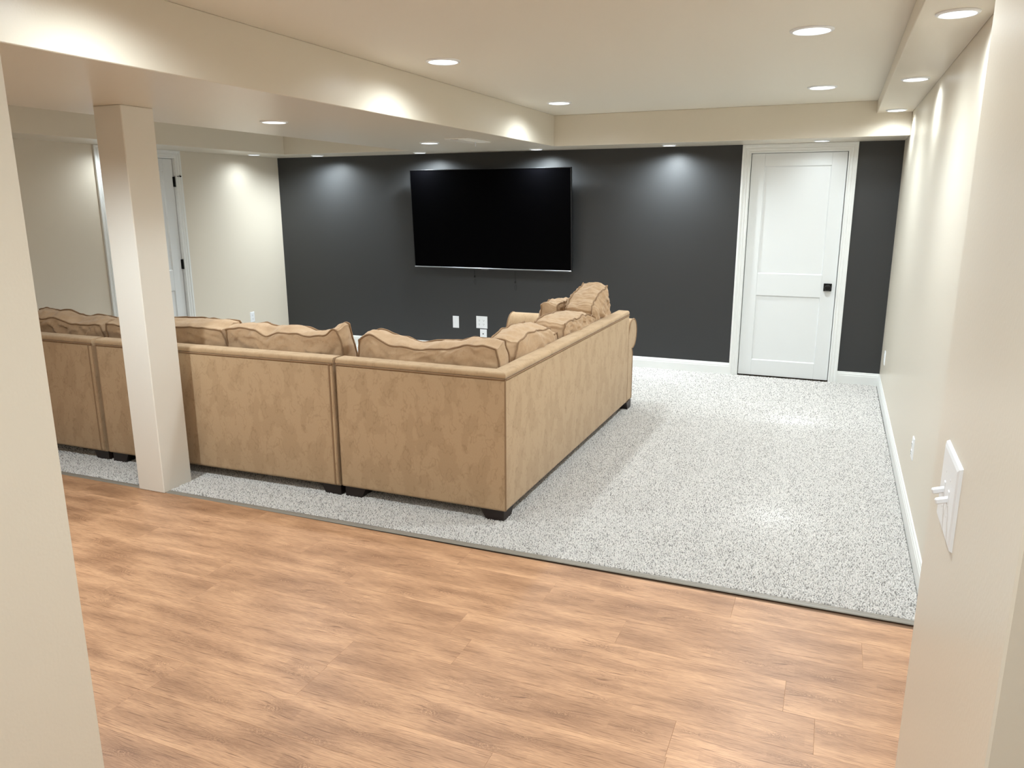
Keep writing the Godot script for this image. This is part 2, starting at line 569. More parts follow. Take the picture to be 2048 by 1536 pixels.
# a two-panel door in its casing; the wall plane is z = 0 and the leaf starts at x = 0
func door(label: String, at: Vector3, turn: float, w: float, px0: float, px1: float, y: Array, hinges: bool, knob_x: float) -> void:
	var t := thing("door_1" if not hinges else "door_2", label, "door", at, turn, "", "structure")
	var zf := -0.018                    # face of the leaf
	var top := 2.03
	var ref := 0.009
	var s := MB.new()
	s.span(Vector3(0.002, 0.012, zf - 0.035), Vector3(px0, top, zf), 0.002)
	obj("stile", s, M.door, t)
	s = MB.new()
	s.span(Vector3(px1, 0.012, zf - 0.035), Vector3(w - 0.002, top, zf), 0.002)
	obj("stile", s, M.door, t)
	var rails := [[0.012, y[3]], [y[2], y[1]], [y[0], top]]
	for r: Array in rails:
		s = MB.new()
		s.span(Vector3(px0, r[0], zf - 0.035), Vector3(px1, r[1], zf), 0.002)
		obj("rail", s, M.door, t)
	for r: Array in [[y[3], y[2]], [y[1], y[0]]]:
		s = MB.new()
		s.span(Vector3(px0, r[0], zf - 0.030), Vector3(px1, r[1], zf - ref), 0)
		# a narrow sloped sticking round the panel
		var e := 0.007
		for q: Array in [[Vector3(px0, r[0], zf - 0.001), Vector3(px1, r[0], zf - 0.001), Vector3(px1 - e, r[0] + e, zf - ref), Vector3(px0 + e, r[0] + e, zf - ref)],
				[Vector3(px0, r[1], zf - 0.001), Vector3(px1, r[1], zf - 0.001), Vector3(px1 - e, r[1] - e, zf - ref), Vector3(px0 + e, r[1] - e, zf - ref)],
				[Vector3(px0, r[0], zf - 0.001), Vector3(px0, r[1], zf - 0.001), Vector3(px0 + e, r[1] - e, zf - ref), Vector3(px0 + e, r[0] + e, zf - ref)],
				[Vector3(px1, r[0], zf - 0.001), Vector3(px1, r[1], zf - 0.001), Vector3(px1 - e, r[1] - e, zf - ref), Vector3(px1 - e, r[0] + e, zf - ref)]]:
			s.quad(q[0], q[1], q[2], q[3], Vector3(0, 0, 1))
		obj("panel", s, M.door, t)
	# jamb: three boards lining the opening, with the stop behind the leaf
	for q: Array in [[Vector3(-0.021, 0, -0.128), Vector3(-0.003, 2.033, 0)], [Vector3(w + 0.003, 0, -0.128), Vector3(w + 0.019, 2.033, 0)], [Vector3(-0.021, 2.033, -0.128), Vector3(w + 0.019, 2.044, 0)]]:
		s = MB.new()
		s.span(q[0], q[1], 0.001)
		obj("jamb", s, M.trim, t)
	# casing: moulded, mitred at the two upper corners
	var cw := 0.071
	var pr := poly([0, 0, 0, 0.010, 0.004, 0.012, 0.010, 0.012, 0.012, 0.009, 0.024, 0.011, 0.026, 0.0145, 0.034, 0.0155, 0.036, 0.012, 0.050, 0.014, 0.053, 0.019, 0.060, 0.020, cw, 0.020, cw, 0])
	s = MB.new()
	s.prism(pr, Vector3(-0.008, 0, 0.0005), Vector3.LEFT, Vector3(0, 0, 1), Vector3(0, 2.036, 0), 0.0, 1.0)
	obj("casing", s, M.trim, t)
	s = MB.new()
	s.prism(pr, Vector3(w + 0.006, 0, 0.0005), Vector3.RIGHT, Vector3(0, 0, 1), Vector3(0, 2.036, 0), 0.0, 1.0)
	obj("casing", s, M.trim, t)
	s = MB.new()
	s.prism(pr, Vector3(-0.008, 2.036, 0.0005), Vector3.UP, Vector3(0, 0, 1), Vector3(w + 0.014, 0, 0), -1.0, 1.0)
	obj("casing", s, M.trim, t)
	if hinges:
		for i in 3:
			var hy: float = [1.815, 1.02, 0.22][i]
			s = MB.new()
			s.lathe(PackedVector2Array([Vector2(0, 0.048), Vector2(0.008, 0.048), Vector2(0.008, -0.048), Vector2(0, -0.048)]), Vector3(w + 0.001, hy, zf + 0.012), Basis.IDENTITY, 12)
			s.span(Vector3(w - 0.012, hy - 0.047, zf - 0.001), Vector3(w + 0.012, hy + 0.047, zf + 0.005), 0.001)
			var hg := obj("hinge", s, M.black_metal, t)
			hg.set_meta("label", "black door hinge")
			if i == 0:
				s = MB.new()
				s.tube(PackedVector3Array([Vector3(w + 0.001, hy + 0.052, zf + 0.012), Vector3(w + 0.02, hy + 0.052, zf + 0.03), Vector3(w + 0.045, hy + 0.052, zf + 0.045)]), 0.003)
				s.ball(Vector3(w + 0.047, hy + 0.052, zf + 0.046), Vector3(0.008, 0.008, 0.008), 10)
				obj("stop", s, M.black_metal, hg)
	if knob_x > 0.0:
		s = MB.new()
		s.box(Vector3(knob_x, 0.864, zf + 0.005), Vector3(0.068, 0.068, 0.010), 0.002)
		var ro := obj("rosette", s, M.black_metal, t)
		ro.set_meta("label", "square black rosette")
		s = MB.new()
		var bz := Basis(Vector3.RIGHT, PI / 2)
		s.lathe(PackedVector2Array([Vector2(0.011, 0.0), Vector2(0.011, 0.02), Vector2(0.020, 0.026), Vector2(0.026, 0.036), Vector2(0.0265, 0.046), Vector2(0.023, 0.052), Vector2(0.012, 0.055), Vector2(0, 0.056)]), Vector3(knob_x, 0.864, zf + 0.010), bz, 28)
		obj("knob", s, M.black_metal, ro)

func doors() -> void:
	door("white two-panel door with a square black knob in the charcoal wall", Vector3(-1.2228, 0, 0), 0.0, 0.7973, 0.1178, 0.673, [1.9188, 0.9692, 0.7674, 0.1588], false, 0.728)
	door("white two-panel door with black hinges, partly hidden behind the column", Vector3(XL, 0, 2.357), PI / 2, 0.810, 0.120, 0.690, [1.9188, 0.9692, 0.7674, 0.1588], true, -1.0)

func floors() -> void:
	# vinyl planks laid side by side along x, each a piece of its own on the subfloor
	var b := MB.new()
	b.span(Vector3(-6.6, -0.06, -0.15), Vector3(0.9, -0.008, 9.15), 0)
	var fl := struct("floor", b, M.subfloor, "light oak vinyl plank floor in front of the carpet", "floor")
	var pw := 0.178
	var pl := 1.22
	var shapes := {}
	var first := {0: -3.16, 1: -2.68, 2: -1.10, 3: -1.708, 4: -2.83, 5: -2.02, 6: -0.795}
	var rng := RandomNumberGenerator.new()
	rng.seed = 7
	for r in 26:
		var z0 := 4.371 + pw * r
		var x0: float = first.get(r, -rng.randf() * pl)
		while x0 < 0.75:
			x0 += pl
		var hall := z0 + pw > ZF
		var lo := XP if hall else XL
		var hi := 0.75 if hall else -0.0
		if not hall and z0 + pw > ZE:
			hi = -SW
		while x0 > lo:
			var a := maxf(x0 - pl, lo)
			var e := minf(x0, hi)
			x0 -= pl
			if e - a < 0.02:
				continue
			var kind := rng.randi() % PLANKS
			var flip := rng.randi() % 2
			var off := Vector2((a - (x0)) / pl, (e - x0) / pl)
			var key := "%d %d %.3f %.3f" % [kind, flip, off.x, off.y]
			if not shapes.has(key):
				var L := e - a
				var p := MB.new()
				var v0 := (kind + 0.02) * (170.0 / PH)
				var v1 := (kind + 0.98) * (170.0 / PH)
				var uv := Rect2(off.x, v0, off.y - off.x, v1 - v0)
				if flip == 1:
					uv = Rect2(off.y, v1, off.x - off.y, v0 - v1)
				var g := 0.0001
				var c := 0.0005
				# face, then the small bevel down to the joint on all four sides
				p.quad(Vector3(g + c, 0, g + c), Vector3(L - g - c, 0, g + c), Vector3(L - g - c, 0, pw - g - c), Vector3(g + c, 0, pw - g - c), Vector3.UP, uv)
				var thin := Rect2(uv.position, Vector2(uv.size.x, 0.001))
				p.quad(Vector3(g + c, 0, g + c), Vector3(L - g - c, 0, g + c), Vector3(L - g, -0.0006, g), Vector3(g, -0.0006, g), Vector3(0, 0.3, -1), thin)
				p.quad(Vector3(g + c, 0, pw - g - c), Vector3(L - g - c, 0, pw - g - c), Vector3(L - g, -0.0006, pw - g), Vector3(g, -0.0006, pw - g), Vector3(0, 0.3, 1), thin)
				p.quad(Vector3(g + c, 0, g + c), Vector3(g + c, 0, pw - g - c), Vector3(g, -0.0006, pw - g), Vector3(g, -0.0006, g), Vector3(-1, 0.3, 0), thin)
				p.quad(Vector3(L - g - c, 0, g + c), Vector3(L - g - c, 0, pw - g - c), Vector3(L - g, -0.0006, pw - g), Vector3(L - g, -0.0006, g), Vector3(1, 0.3, 0), thin)
				shapes[key] = p.mesh(M.wood)
			var o := MeshInstance3D.new()
			o.name = "plank"
			o.mesh = shapes[key]
			o.position = Vector3(a, 0, z0)
			fl.add_child(o, true)
	# metal-look transition strip between vinyl and carpet, slightly askew
	b = MB.new()
	var za := 4.3185
	var zb := 4.386
	var dir := Vector3(XL, 0, zb - za)
	var side := Vector3(-(zb - za), 0, XL).normalized() * -1.0
	if side.z < 0:
		side = -side
	b.prism(poly([-0.018, -0.002, 0.018, -0.002, 0.018, 0.001, 0.013, 0.004, 0.004, 0.0055, 0.003, 0.0045, 0.001, 0.0045, 0.0, 0.0055, -0.010, 0.0055, -0.018, 0.003]), Vector3(0, 0, za), side, Vector3.UP, dir)
	struct("trim_1", b, M.strip, "grey brown transition strip between the vinyl planks and the carpet", "trim")
	# carpet: a backing with a cut pile of single tufts
	b = MB.new()
	b.prism(poly([0, 0, XL, 0, XL, zb - 0.02, 0, za - 0.02]), Vector3(0, -0.006, 0), Vector3.RIGHT, Vector3(0, 0, 1), Vector3(0, 0.007, 0))
	struct("floor_carpet", b, M.backing, "woven backing under the speckled carpet", "floor")
	carpet(za, zb)

func carpet(za: float, zb: float) -> void:
	var p := MB.new()
	var rings := [[0.0030, 0.0, 0.0], [0.0042, 0.0055, 0.0006], [0.0036, 0.0100, 0.0016], [0.0, 0.0122, 0.0022]]
	var sides := 5
	for i in rings.size():
		for j in sides + 1:
			var an := TAU * j / sides + i * 0.35
			p.v.append(Vector3(cos(an) * rings[i][0] + rings[i][2], rings[i][1], sin(an) * rings[i][0]))
			p.n.append(Vector3(cos(an), 0.25 + 0.35 * i, sin(an)).normalized())
			p.t.append(Vector2.ZERO)
	for i in rings.size() - 1:
		for j in sides:
			var a := i * (sides + 1) + j
			var q := a + sides + 1
			p.ix.append_array([a, q + 1, q, a, a + 1, q + 1])
	var m := plain(Color.WHITE, 0.95)
	m.vertex_color_use_as_albedo = true
	m.metallic_specular = 0.1
	var rng := RandomNumberGenerator.new()
	rng.seed = 99
	var buf := PackedFloat32Array()
	var count := 0
	# [x from, x to, z from, z to, spacing]: fine where the photo looks, coarser behind the sofas
	for area: Array in [[-2.80, -0.014, 0.014, 1.60, 0.0072], [-2.0, -0.014, 1.60, 4.40, 0.0056], [-4.9, -2.0, 3.60, 4.40, 0.0056], [-6.44, -4.9, 3.60, 4.40, 0.010], [-6.44, -2.0, 1.60, 3.60, 0.019], [-6.44, -2.80, 0.014, 1.60, 0.017]]:
		var s: float = area[4]
		var nx := int((area[1] - area[0]) / s)
		var nz := int((area[3] - area[2]) / s)
		for i in nx:
			var x0: float = area[0] + (i + 0.5) * s
			var lim := za - 0.019 + (zb - za) * x0 / XL
			for j in nz:
				var z: float = area[2] + (j + 0.5) * s + rng.randf_range(-0.36, 0.36) * s
				if z > lim:
					break
				var x := x0 + rng.randf_range(-0.36, 0.36) * s
				var an := rng.randf() * TAU
				var w := s / 0.0076 * rng.randf_range(0.82, 1.2)
				var h := rng.randf_range(0.75, 1.2)
				var c := cos(an) * w
				var d := sin(an) * w
				var g := fposmod(i * 0.7548777 + j * 0.5698403 + rng.randf() * 0.22, 1.0)
				var col := Vector3(0.72, 0.69, 0.66)
				if g < 0.17:
					col = Vector3(0.31, 0.295, 0.28)
				elif g < 0.40:
					col = Vector3(0.56, 0.54, 0.515)
				col *= rng.randf_range(0.9, 1.08)
				buf.append_array([c, 0.0, d, x, 0.0, h, 0.0, -0.004, -d, 0.0, c, z, col.x, col.y, col.z, 1.0])
				count += 1
	var mm := MultiMesh.new()
	mm.transform_format = MultiMesh.TRANSFORM_3D
	mm.use_colors = true
	mm.mesh = p.mesh(m)
	mm.instance_count = count
	mm.buffer = buf
	var o := MultiMeshInstance3D.new()
	o.name = "carpet_pile"
	o.multimesh = mm
	add_child(o)
	tag(o, "white and grey speckled cut pile carpet under the sofas", "carpet", "", "stuff")

# =====================================================================================================================
# sofas
# =====================================================================================================================
const RAIL := 0.80      # top of the back rails
const LOW := 0.064      # underside of the upholstery

# a block foot flush with the outer faces and drawn in towards the inside; DX, DZ point inwards
func foot(p: Vector3, dx: float, dz: float, t: Node3D) -> void:
	var b := MB.new()
	var a := 0.135
	var c := 0.100
	var h := LOW + 0.002
	var q := func(u: float, w: float, y: float) -> Vector3: return p - t.position + Vector3(dx * u, y, dz * w)
	var lo := [q.call(0, 0, 0), q.call(c, 0, 0), q.call(c, c, 0), q.call(0, c, 0)]
	var hi := [q.call(0, 0, h), q.call(a, 0, h), q.call(a, a, h), q.call(0, a, h)]
	b.quad(lo[0], lo[1], lo[2], lo[3], Vector3.DOWN)
	b.quad(hi[0], hi[1], hi[2], hi[3], Vector3.UP)
	b.quad(lo[0], lo[1], hi[1], hi[0], Vector3(0, 0, -dz))
	b.quad(lo[1], lo[2], hi[2], hi[1], Vector3(dx, 0, 0))
	b.quad(lo[2], lo[3], hi[3], hi[2], Vector3(0, 0, dz))
	b.quad(lo[3], lo[0], hi[0], hi[3], Vector3(-dx, 0, 0))
	var f := obj("foot", b, M.leg, t)
	f.set_meta("label", "dark wooden foot")

# padded board between two points of its outer line: panel, rail on top, welts
func back(t: Node3D, a: Vector3, b: Vector3, inward: Vector3, m0: float, m1: float) -> void:
	var l := b - a
	var o := a - t.position
	var up := Vector3.UP
	var th := 0.095
	var s := MB.new()
	var pr := PackedVector2Array()
	for q in round_rect(th, RAIL - 0.030 - LOW, 0.02, 4):
		pr.append(q + Vector2(th * 0.5, LOW + (RAIL - 0.030 - LOW) * 0.5))
	s.prism(pr, o, inward, up, l, m0, m1, true)
	obj("back_panel", s, M.suede, t)
	s = MB.new()
	pr = PackedVector2Array()
	for q in round_rect(th + 0.004, 0.036, 0.017, 6):
		pr.append(q + Vector2(th * 0.5, RAIL - 0.018))
	s.prism(pr, o, inward, up, l, m0, m1, true)
	obj("back_rail", s, M.suede, t)
	s = MB.new()
	var ln := l.normalized()
	var y := RAIL - 0.034
	s.tube(PackedVector3Array([o + ln * 0.004 + up * y - inward * 0.001, o + l - ln * 0.004 + up * y - inward * 0.001]), 0.0045)
	obj("welt", s, M.welt, t)

func upright_welt(t: Node3D, p: Vector3) -> void:
	var s := MB.new()
	s.tube(PackedVector3Array([p - t.position + Vector3(0, LOW + 0.01, 0), p - t.position + Vector3(0, RAIL - 0.03, 0)]), 0.0045)
	obj("welt", s, M.welt, t)

func seat(t: Node3D, lo: Vector3, hi: Vector3, cuts: int, along_x: bool) -> void:
	var s := MB.new()
	s.span(lo - t.position, Vector3(hi.x, 0.30, hi.z) - t.position, 0.015)
	obj("seat_base", s, M.suede, t)
	s = MB.new()
	s.span(Vector3(lo.x + 0.02, LOW - 0.012, lo.z + 0.02) - t.position, Vector3(hi.x - 0.02, LOW, hi.z - 0.02) - t.position, 0)
	obj("dust_cover", s, M.under, t)
	for i in cuts:
		var a := lo
		var b := hi
		if along_x:
			a.x = lerpf(lo.x, hi.x, float(i) / cuts) + 0.004
			b.x = lerpf(lo.x, hi.x, float(i + 1) / cuts) - 0.004
		else:
			a.z = lerpf(lo.z, hi.z, float(i) / cuts) + 0.004
			b.z = lerpf(lo.z, hi.z, float(i + 1) / cuts) - 0.004
		s = MB.new()
		s.span(Vector3(a.x, 0.302, a.z) - t.position, Vector3(b.x, 0.46, b.z) - t.position, 0.035)
		obj("seat_cushion", s, M.cushion, t)

# rolled arm: an upright under a scroll that curls away from the seat
func arm(t: Node3D, o: Vector3, along: Vector3, outward: Vector3) -> void:
	var s := MB.new()
	var pts := PackedVector2Array()
	# outline in (outward, up)
	pts.append(Vector2(-0.16, LOW))
	pts.append(Vector2(-0.16, 0.60))
	for i in 17:
		var an := lerpf(PI * 0.85, -PI * 0.55, i / 16.0)
		pts.append(Vector2(-0.02, 0.595) + Vector2(cos(an) * 0.125, sin(an) * 0.118))
	pts.append(Vector2(-0.01, 0.44))
	pts.append(Vector2(-0.01, LOW))
	s.prism(pts, o - t.position, outward, Vector3.UP, along, 0.0, 0.0, true)
	obj("arm", s, M.suede, t)
	for e: Vector3 in [o, o + along]:
		s = MB.new()
		var path := PackedVector3Array()
		for q in pts:
			path.append(e - t.position + outward * q.x + Vector3.UP * q.y)
		s.tube(path, 0.005, true)
		obj("welt", s, M.welt, t)

func sofas() -> void:
	# the long piece whose back runs away from the camera along the right, with a short return at its near end
	var x := -1.905
	var z := 4.052
	var t := thing("sofa_section", "tan suede sofa section at the right, its long back running towards the charcoal wall", "sofa", Vector3(-2.4, 0, 2.85), 0.0, "sections of the tan suede sectional")
	back(t, Vector3(-2.903, 0, z), Vector3(x, 0, z), Vector3(0, 0, -1), 0.0, -1.0)
	back(t, Vector3(x, 0, z), Vector3(x + 0.022, 0, 1.66), Vector3(-1, 0, -0.009).normalized(), 1.0, 0.0)
	upright_welt(t, Vector3(-2.900, 0, z - 0.004))
	upright_welt(t, Vector3(x - 0.002, 0, z - 0.002))
	upright_welt(t, Vector3(x + 0.018, 0, 1.662))
	seat(t, Vector3(-2.88, LOW, 1.64), Vector3(x - 0.105, 0, z - 0.105), 3, false)
	arm(t, Vector3(-2.93, 0, 1.46), Vector3(1.035, 0, 0), Vector3(0, 0, -1))
	foot(Vector3(x - 0.022, 0, z - 0.022), -1, -1, t)
	foot(Vector3(-2.898, 0, z - 0.022), 1, -1, t)
	foot(Vector3(x + 0.025, 0, 1.53), -1, 1, t)
	foot(Vector3(-2.85, 0, 1.53), 1, 1, t)
	# the middle piece
	t = thing("sofa_section", "tan suede sofa section in the middle, half hidden behind the column", "sofa", Vector3(-3.77, 0, 3.6), 0.0, "sections of the tan suede sectional")
	back(t, Vector3(-4.638, 0, 4.108), Vector3(-2.921, 0, 4.056), Vector3(-0.03, 0, -1).normalized(), 0.0, 0.0)
	upright_welt(t, Vector3(-2.925, 0, 4.053))
	upright_welt(t, Vector3(-2.945, 0, 4.058))
	upright_welt(t, Vector3(-4.634, 0, 4.105))
	seat(t, Vector3(-4.63, LOW, 3.10), Vector3(-2.925, 0, 3.98), 2, true)
	foot(Vector3(-2.926, 0, 4.035), -1, -1, t)
	foot(Vector3(-4.632, 0, 4.085), 1, -1, t)
	foot(Vector3(-2.94, 0, 3.12), -1, 1, t)
	foot(Vector3(-4.61, 0, 3.12), 1, 1, t)
	# the piece that runs on to the left behind the partition
	t = thing("sofa_section", "tan suede sofa section farthest left, cut off by the near partition", "sofa", Vector3(-5.4, 0, 3.6), 0.0, "sections of the tan suede sectional")
	back(t, Vector3(-6.12, 0, 4.125), Vector3(-4.668, 0, 4.108), Vector3(-0.01, 0, -1).normalized(), 0.0, 0.0)
	upright_welt(t, Vector3(-4.672, 0, 4.105))
	upright_welt(t, Vector3(-4.700, 0, 4.110))
	upright_welt(t, Vector3(-6.116, 0, 4.122))
	seat(t, Vector3(-5.94, LOW, 3.10), Vector3(-4.675, 0, 4.0), 2, true)
	arm(t, Vector3(-5.94, 0, 3.05), Vector3(0, 0, 0.96), Vector3(-1, 0, 0))
	foot(Vector3(-4.672, 0, 4.085), -1, -1, t)
	foot(Vector3(-6.08, 0, 4.095), 1, -1, t)
	foot(Vector3(-4.69, 0, 3.12), -1, 1, t)
	foot(Vector3(-6.06, 0, 3.12), 1, 1, t)

# a boxed back cushion: two bulging faces, a gathered band between them, a welt along both seams.
# W x H in the axes X and Y of XF, thickness along Z; DIPS are [u, width, depth] dents of the upper edge (negative: a peak)
func cushion(label: String, w: float, h: float, gus: float, bulge: float, xf: Transform3D, s: int, dips := [], lean := 0.0, fold := 1.0, k := 0.16) -> void:
	var t := thing("back_cushion", label, "cushion", xf.origin, 0.0, "loose back cushions of the tan sectional")
	t.transform = xf
	var f := noise(1.0, s, 3)
	var def := func(u: float, v: float, z: float) -> Vector3:
		var p := Vector3(w * 0.5 * u * sqrt(1.0 - k * v * v), h * 0.5 * v * sqrt(1.0 - k * u * u), z)
		# seams pull in a little between the corners
		p.x *= 1.0 - 0.035 * (1.0 - v * v) * u * u
		p.y *= 1.0 - 0.03 * (1.0 - u * u) * v * v
		var topness := smoothstep(-0.3, 1.0, v)
		for d: Array in dips:
			var zz: float = 0.0 if d.size() < 4 else d[3] * signf(z) * smoothstep(0.0, 0.02, absf(z))
			p.y -= d[2] * (1.0 + zz) * exp(-pow((u - d[0]) / d[1], 2.0)) * topness
		p.y += f.get_noise_2d(u * 1.6 + 5.0, z * 8.0) * 0.018 * topness
		p.z += lean * v * absf(v) + f.get_noise_2d(u * 1.2, v * 1.2 + 9.0) * 0.02
		p.x += f.get_noise_2d(v * 1.4 + 20.0, z * 6.0) * 0.012
		return p
	var nu := 64
	var nv := 42
	var body := MB.new()
	for side: float in [-1.0, 1.0]:
		var g := PackedVector3Array()
		for i in nu:
			var u := -1.0 + 2.0 * i / (nu - 1)
			u = u * (1.35 - 0.35 * u * u)
			for j in nv:
				var v := -1.0 + 2.0 * j / (nv - 1)
				v = v * (1.35 - 0.35 * v * v)
				var e := (1.0 - pow(absf(u), 3.0)) * (1.0 - pow(absf(v), 3.0))
				var rise := pow(maxf(e, 0.0), 0.62)
				# folds that start at the seams and fade towards the middle, and slack waves across the face
				var edge := clampf(1.0 - minf(1.0 - absf(u), (1.0 - absf(v)) * h / w) * 2.6, 0.0, 1.0)
				var wr := sin((u * 17.0 if (1.0 - absf(v)) * h < (1.0 - absf(u)) * w else v * 11.0) + f.get_noise_2d(u * 2.0, v * 2.0) * 7.0 + s)
				var fd := wr * 0.0045 * edge * minf(e * 6.0, 1.0) * fold
				var slack := f.get_noise_2d(u * 2.3 + side * 30.0, v * 3.4 + u * 1.5) * 0.013 * fold * rise
				g.append(def.call(u, v, side * (gus * 0.5 + bulge * rise + fd + slack)))
		body.grid(g, nu, nv, Vector3(0, 0, side))
	# the outline, walked once round
	var ring := PackedVector2Array()
	var cuts := [nu - 1, nv - 1, nu - 1, nv - 1]
	for q in 4:
		var ns: int = cuts[q]
		for i in ns:
			var a := -1.0 + 2.0 * i / ns
			a = a * (1.35 - 0.35 * a * a)
			ring.append([Vector2(a, -1), Vector2(1, a), Vector2(-a, 1), Vector2(-1, -a)][q])
	var band := PackedVector3Array()
	var rows := 9
	for i in ring.size() + 1:
		var uv := ring[i % ring.size()]
		var out := Vector3(uv.x * uv.x * uv.x * uv.x * signf(uv.x), uv.y * uv.y * uv.y * uv.y * signf(uv.y), 0).normalized()
		for j in rows:
			var z := -1.0 + 2.0 * j / (rows - 1)
			var p: Vector3 = def.call(uv.x, uv.y, z * gus * 0.5)
			var puff := (1.0 - z * z)
			var gather := sin(float(i) * 1.55 + z * 0.7 + f.get_noise_2d(i * 0.07, s) * 6.0) * 0.0026 * fold * (0.6 + f.get_noise_2d(i * 0.12, 40.0)) + f.get_noise_2d(i * 0.06, z * 0.8) * 0.008
			band.append(p + out * (puff * (0.014 + gather)))
	# the band closes on itself: split it in four so that each sheet has an outward side
	var start := 0
	for q in 4:
		var part := PackedVector3Array()
		var ns: int = cuts[q]
		for i in ns + 1:
			for j in rows:
				part.append(band[(start + i) * rows + j])
		start += ns
		body.grid(part, ns + 1, rows, [Vector3.DOWN, Vector3.RIGHT, Vector3.UP, Vector3.LEFT][q])
	obj("cover", body, M.cushion, t)
	for side: float in [-1.0, 1.0]:
		var path := PackedVector3Array()
		for uv in ring:
			var p: Vector3 = def.call(uv.x, uv.y, side * gus * 0.5)
			path.append(p + Vector3(uv.x * 0.003, uv.y * 0.003, side * 0.002))
		var b := MB.new()
		b.tube(path, 0.0052, true, 6)
		obj("welt", b, M.welt, t)

func place(c: Vector3, yaw: float, pitch: float, roll := 0.0) -> Transform3D:
	return Transform3D(Basis.from_euler(Vector3(pitch, yaw, roll)), c)

func cushions() -> void:
	# standing against the back nearest the camera, left to right; their back faces look at the camera
	cushion("tan cushion slumped over the farthest left sofa back beside the wall edge", 0.82, 0.48, 0.15, 0.06, place(Vector3(-5.18, 0.645, 3.80), 0.0, 0.20), 3, [[-0.6, 0.5, -0.02], [0.3, 0.25, 0.02]], 0.0, 1.9)
	cushion("boxy tan cushion directly behind the column", 1.0, 0.46, 0.17, 0.045, place(Vector3(-4.27, 0.67, 3.80), 0.02, 0.22), 12, [[0.7, 0.4, -0.02]], 0.0, 0.9)
	cushion("tan cushion with a dented welt just right of the column", 0.84, 0.47, 0.12, 0.05, place(Vector3(-3.365, 0.685, 3.83), 0.02, 0.14), 17, [[-0.26, 0.14, 0.028, 0.5], [0.40, 0.3, 0.02], [0.95, 0.10, -0.04]], 0.0, 1.2)
	cushion("wide tan cushion behind the short sofa back nearest the carpet edge", 0.89, 0.46, 0.13, 0.05, place(Vector3(-2.435, 0.67, 3.81), 0.0, 0.14), 23, [[-0.86, 0.15, -0.035], [-0.1, 0.5, 0.025], [0.8, 0.35, -0.02]], 0.0, 1.2)
	# leaning along the long right-hand back; their near ends face the camera
	cushion("tan cushion filling the inside corner of the right sofa section", 0.76, 0.46, 0.16, 0.05, place(Vector3(-2.125, 0.675, 3.27), PI / 2, 0.12), 29, [[-0.5, 0.4, -0.015], [0.9, 0.3, 0.05]], 0.0, 0.9, 0.3)
	cushion("tan cushion with gathered top, second from the corner along the right back", 0.74, 0.42, 0.20, 0.035, place(Vector3(-2.11, 0.665, 2.555), PI / 2, 0.06, -0.05), 37, [[0.0, 0.5, -0.01]], 0.0, 2.2, 0.22)
	cushion("low tan cushion wedged in front of the tallest one", 0.42, 0.42, 0.12, 0.035, place(Vector3(-2.395, 0.675, 1.90), PI / 2, 0.05, -0.03), 43, [], 0.0, 1.2, 0.2)
	cushion("tallest tan cushion standing tilted near the far arm", 0.44, 0.56, 0.18, 0.05, place(Vector3(-2.11, 0.705, 1.99), PI / 2, 0.04, 0.36), 51, [], 0.0, 2.2, 0.16)

# =====================================================================================================================
# television, plates, lights
# =====================================================================================================================
func television() -> void:
	var t := thing("television", "large black flat television tilted forward on the charcoal wall", "television", Vector3(-3.749, 1.4388, 0.14))
	t.rotation.x = 0.06
	var W := 1.7734
	var H := 1.0047
	var b := MB.new()
	b.span(Vector3(-W / 2 + 0.006, -H / 2 + 0.010, -0.004), Vector3(W / 2 - 0.006, H / 2 - 0.006, 0.0005), 0.0003)
	obj("screen", b, M.screen, t)
	b = MB.new()
	# thin frame: four bars
	b.span(Vector3(-W / 2, -H / 2, -0.03), Vector3(W / 2, H / 2, -0.004), 0.003)
	obj("case", b, M.black_plastic, t)
	for q: Array in [[Vector3(-W / 2, H / 2 - 0.006, -0.012), Vector3(W / 2, H / 2, 0.003)], [Vector3(-W / 2, -H / 2, -0.012), Vector3(-W / 2 + 0.006, H / 2, 0.003)], [Vector3(W / 2 - 0.006, -H / 2, -0.012), Vector3(W / 2, H / 2, 0.003)]]:
		b = MB.new()
		b.span(q[0], q[1], 0.001)
		obj("bezel", b, M.black_plastic, t)
	b = MB.new()
	b.span(Vector3(-W / 2, -H / 2 - 0.001, -0.012), Vector3(W / 2, -H / 2 + 0.010, 0.005), 0.002)
	var ch := obj("chin", b, M.silver, t)
	ch.set_meta("label", "silver strip under the screen")
	b = MB.new()
	b.span(Vector3(-0.10, -H / 2 - 0.006, -0.008), Vector3(-0.02, -H / 2, 0.003), 0.001)
	obj("sensor", b, M.silver, ch)
	b = MB.new()
	b.span(Vector3(-0.55, -0.36, -0.055), Vector3(0.55, 0.20, -0.028), 0.012)
	obj("back_cover", b, M.black_plastic, t)
	b = MB.new()
	b.span(Vector3(-0.34, -0.22, -0.118), Vector3(0.34, 0.22, -0.05), 0.004)
	obj("mount", b, M.black_metal, t)
	# the two release cords of the mount hang below the set
	for q: Array in [[-3.976, 0.90, 0.83, 0.79], [-3.51, 0.90, 0.785, 0.745]]:
		var c := MB.new()
		var x: float = q[0]
		c.tube(PackedVector3Array([Vector3(x, 0.92, 0.02), Vector3(x, q[1] - 0.01, 0.012), Vector3(x + 0.002, q[2] + 0.03, 0.008)]), 0.0016)
		c.ball(Vector3(x, q[2] + 0.015, 0.010), Vector3(0.007, 0.013, 0.007), 10)
		var loop := PackedVector3Array()
		for i in 14:
			var an := TAU * i / 14.0
			loop.append(Vector3(x + 0.004 + sin(an) * 0.010, q[3] + cos(an) * 0.030, 0.006))
		c.tube(loop, 0.0013, true)
		var o := obj("mount_cord", c, M.cord)
		tag(o, "thin black pull cord hanging below the television, nearer the %s" % ("rocker switch" if x < -3.7 else "sofa cushions"), "cord", "release cords of the television mount")

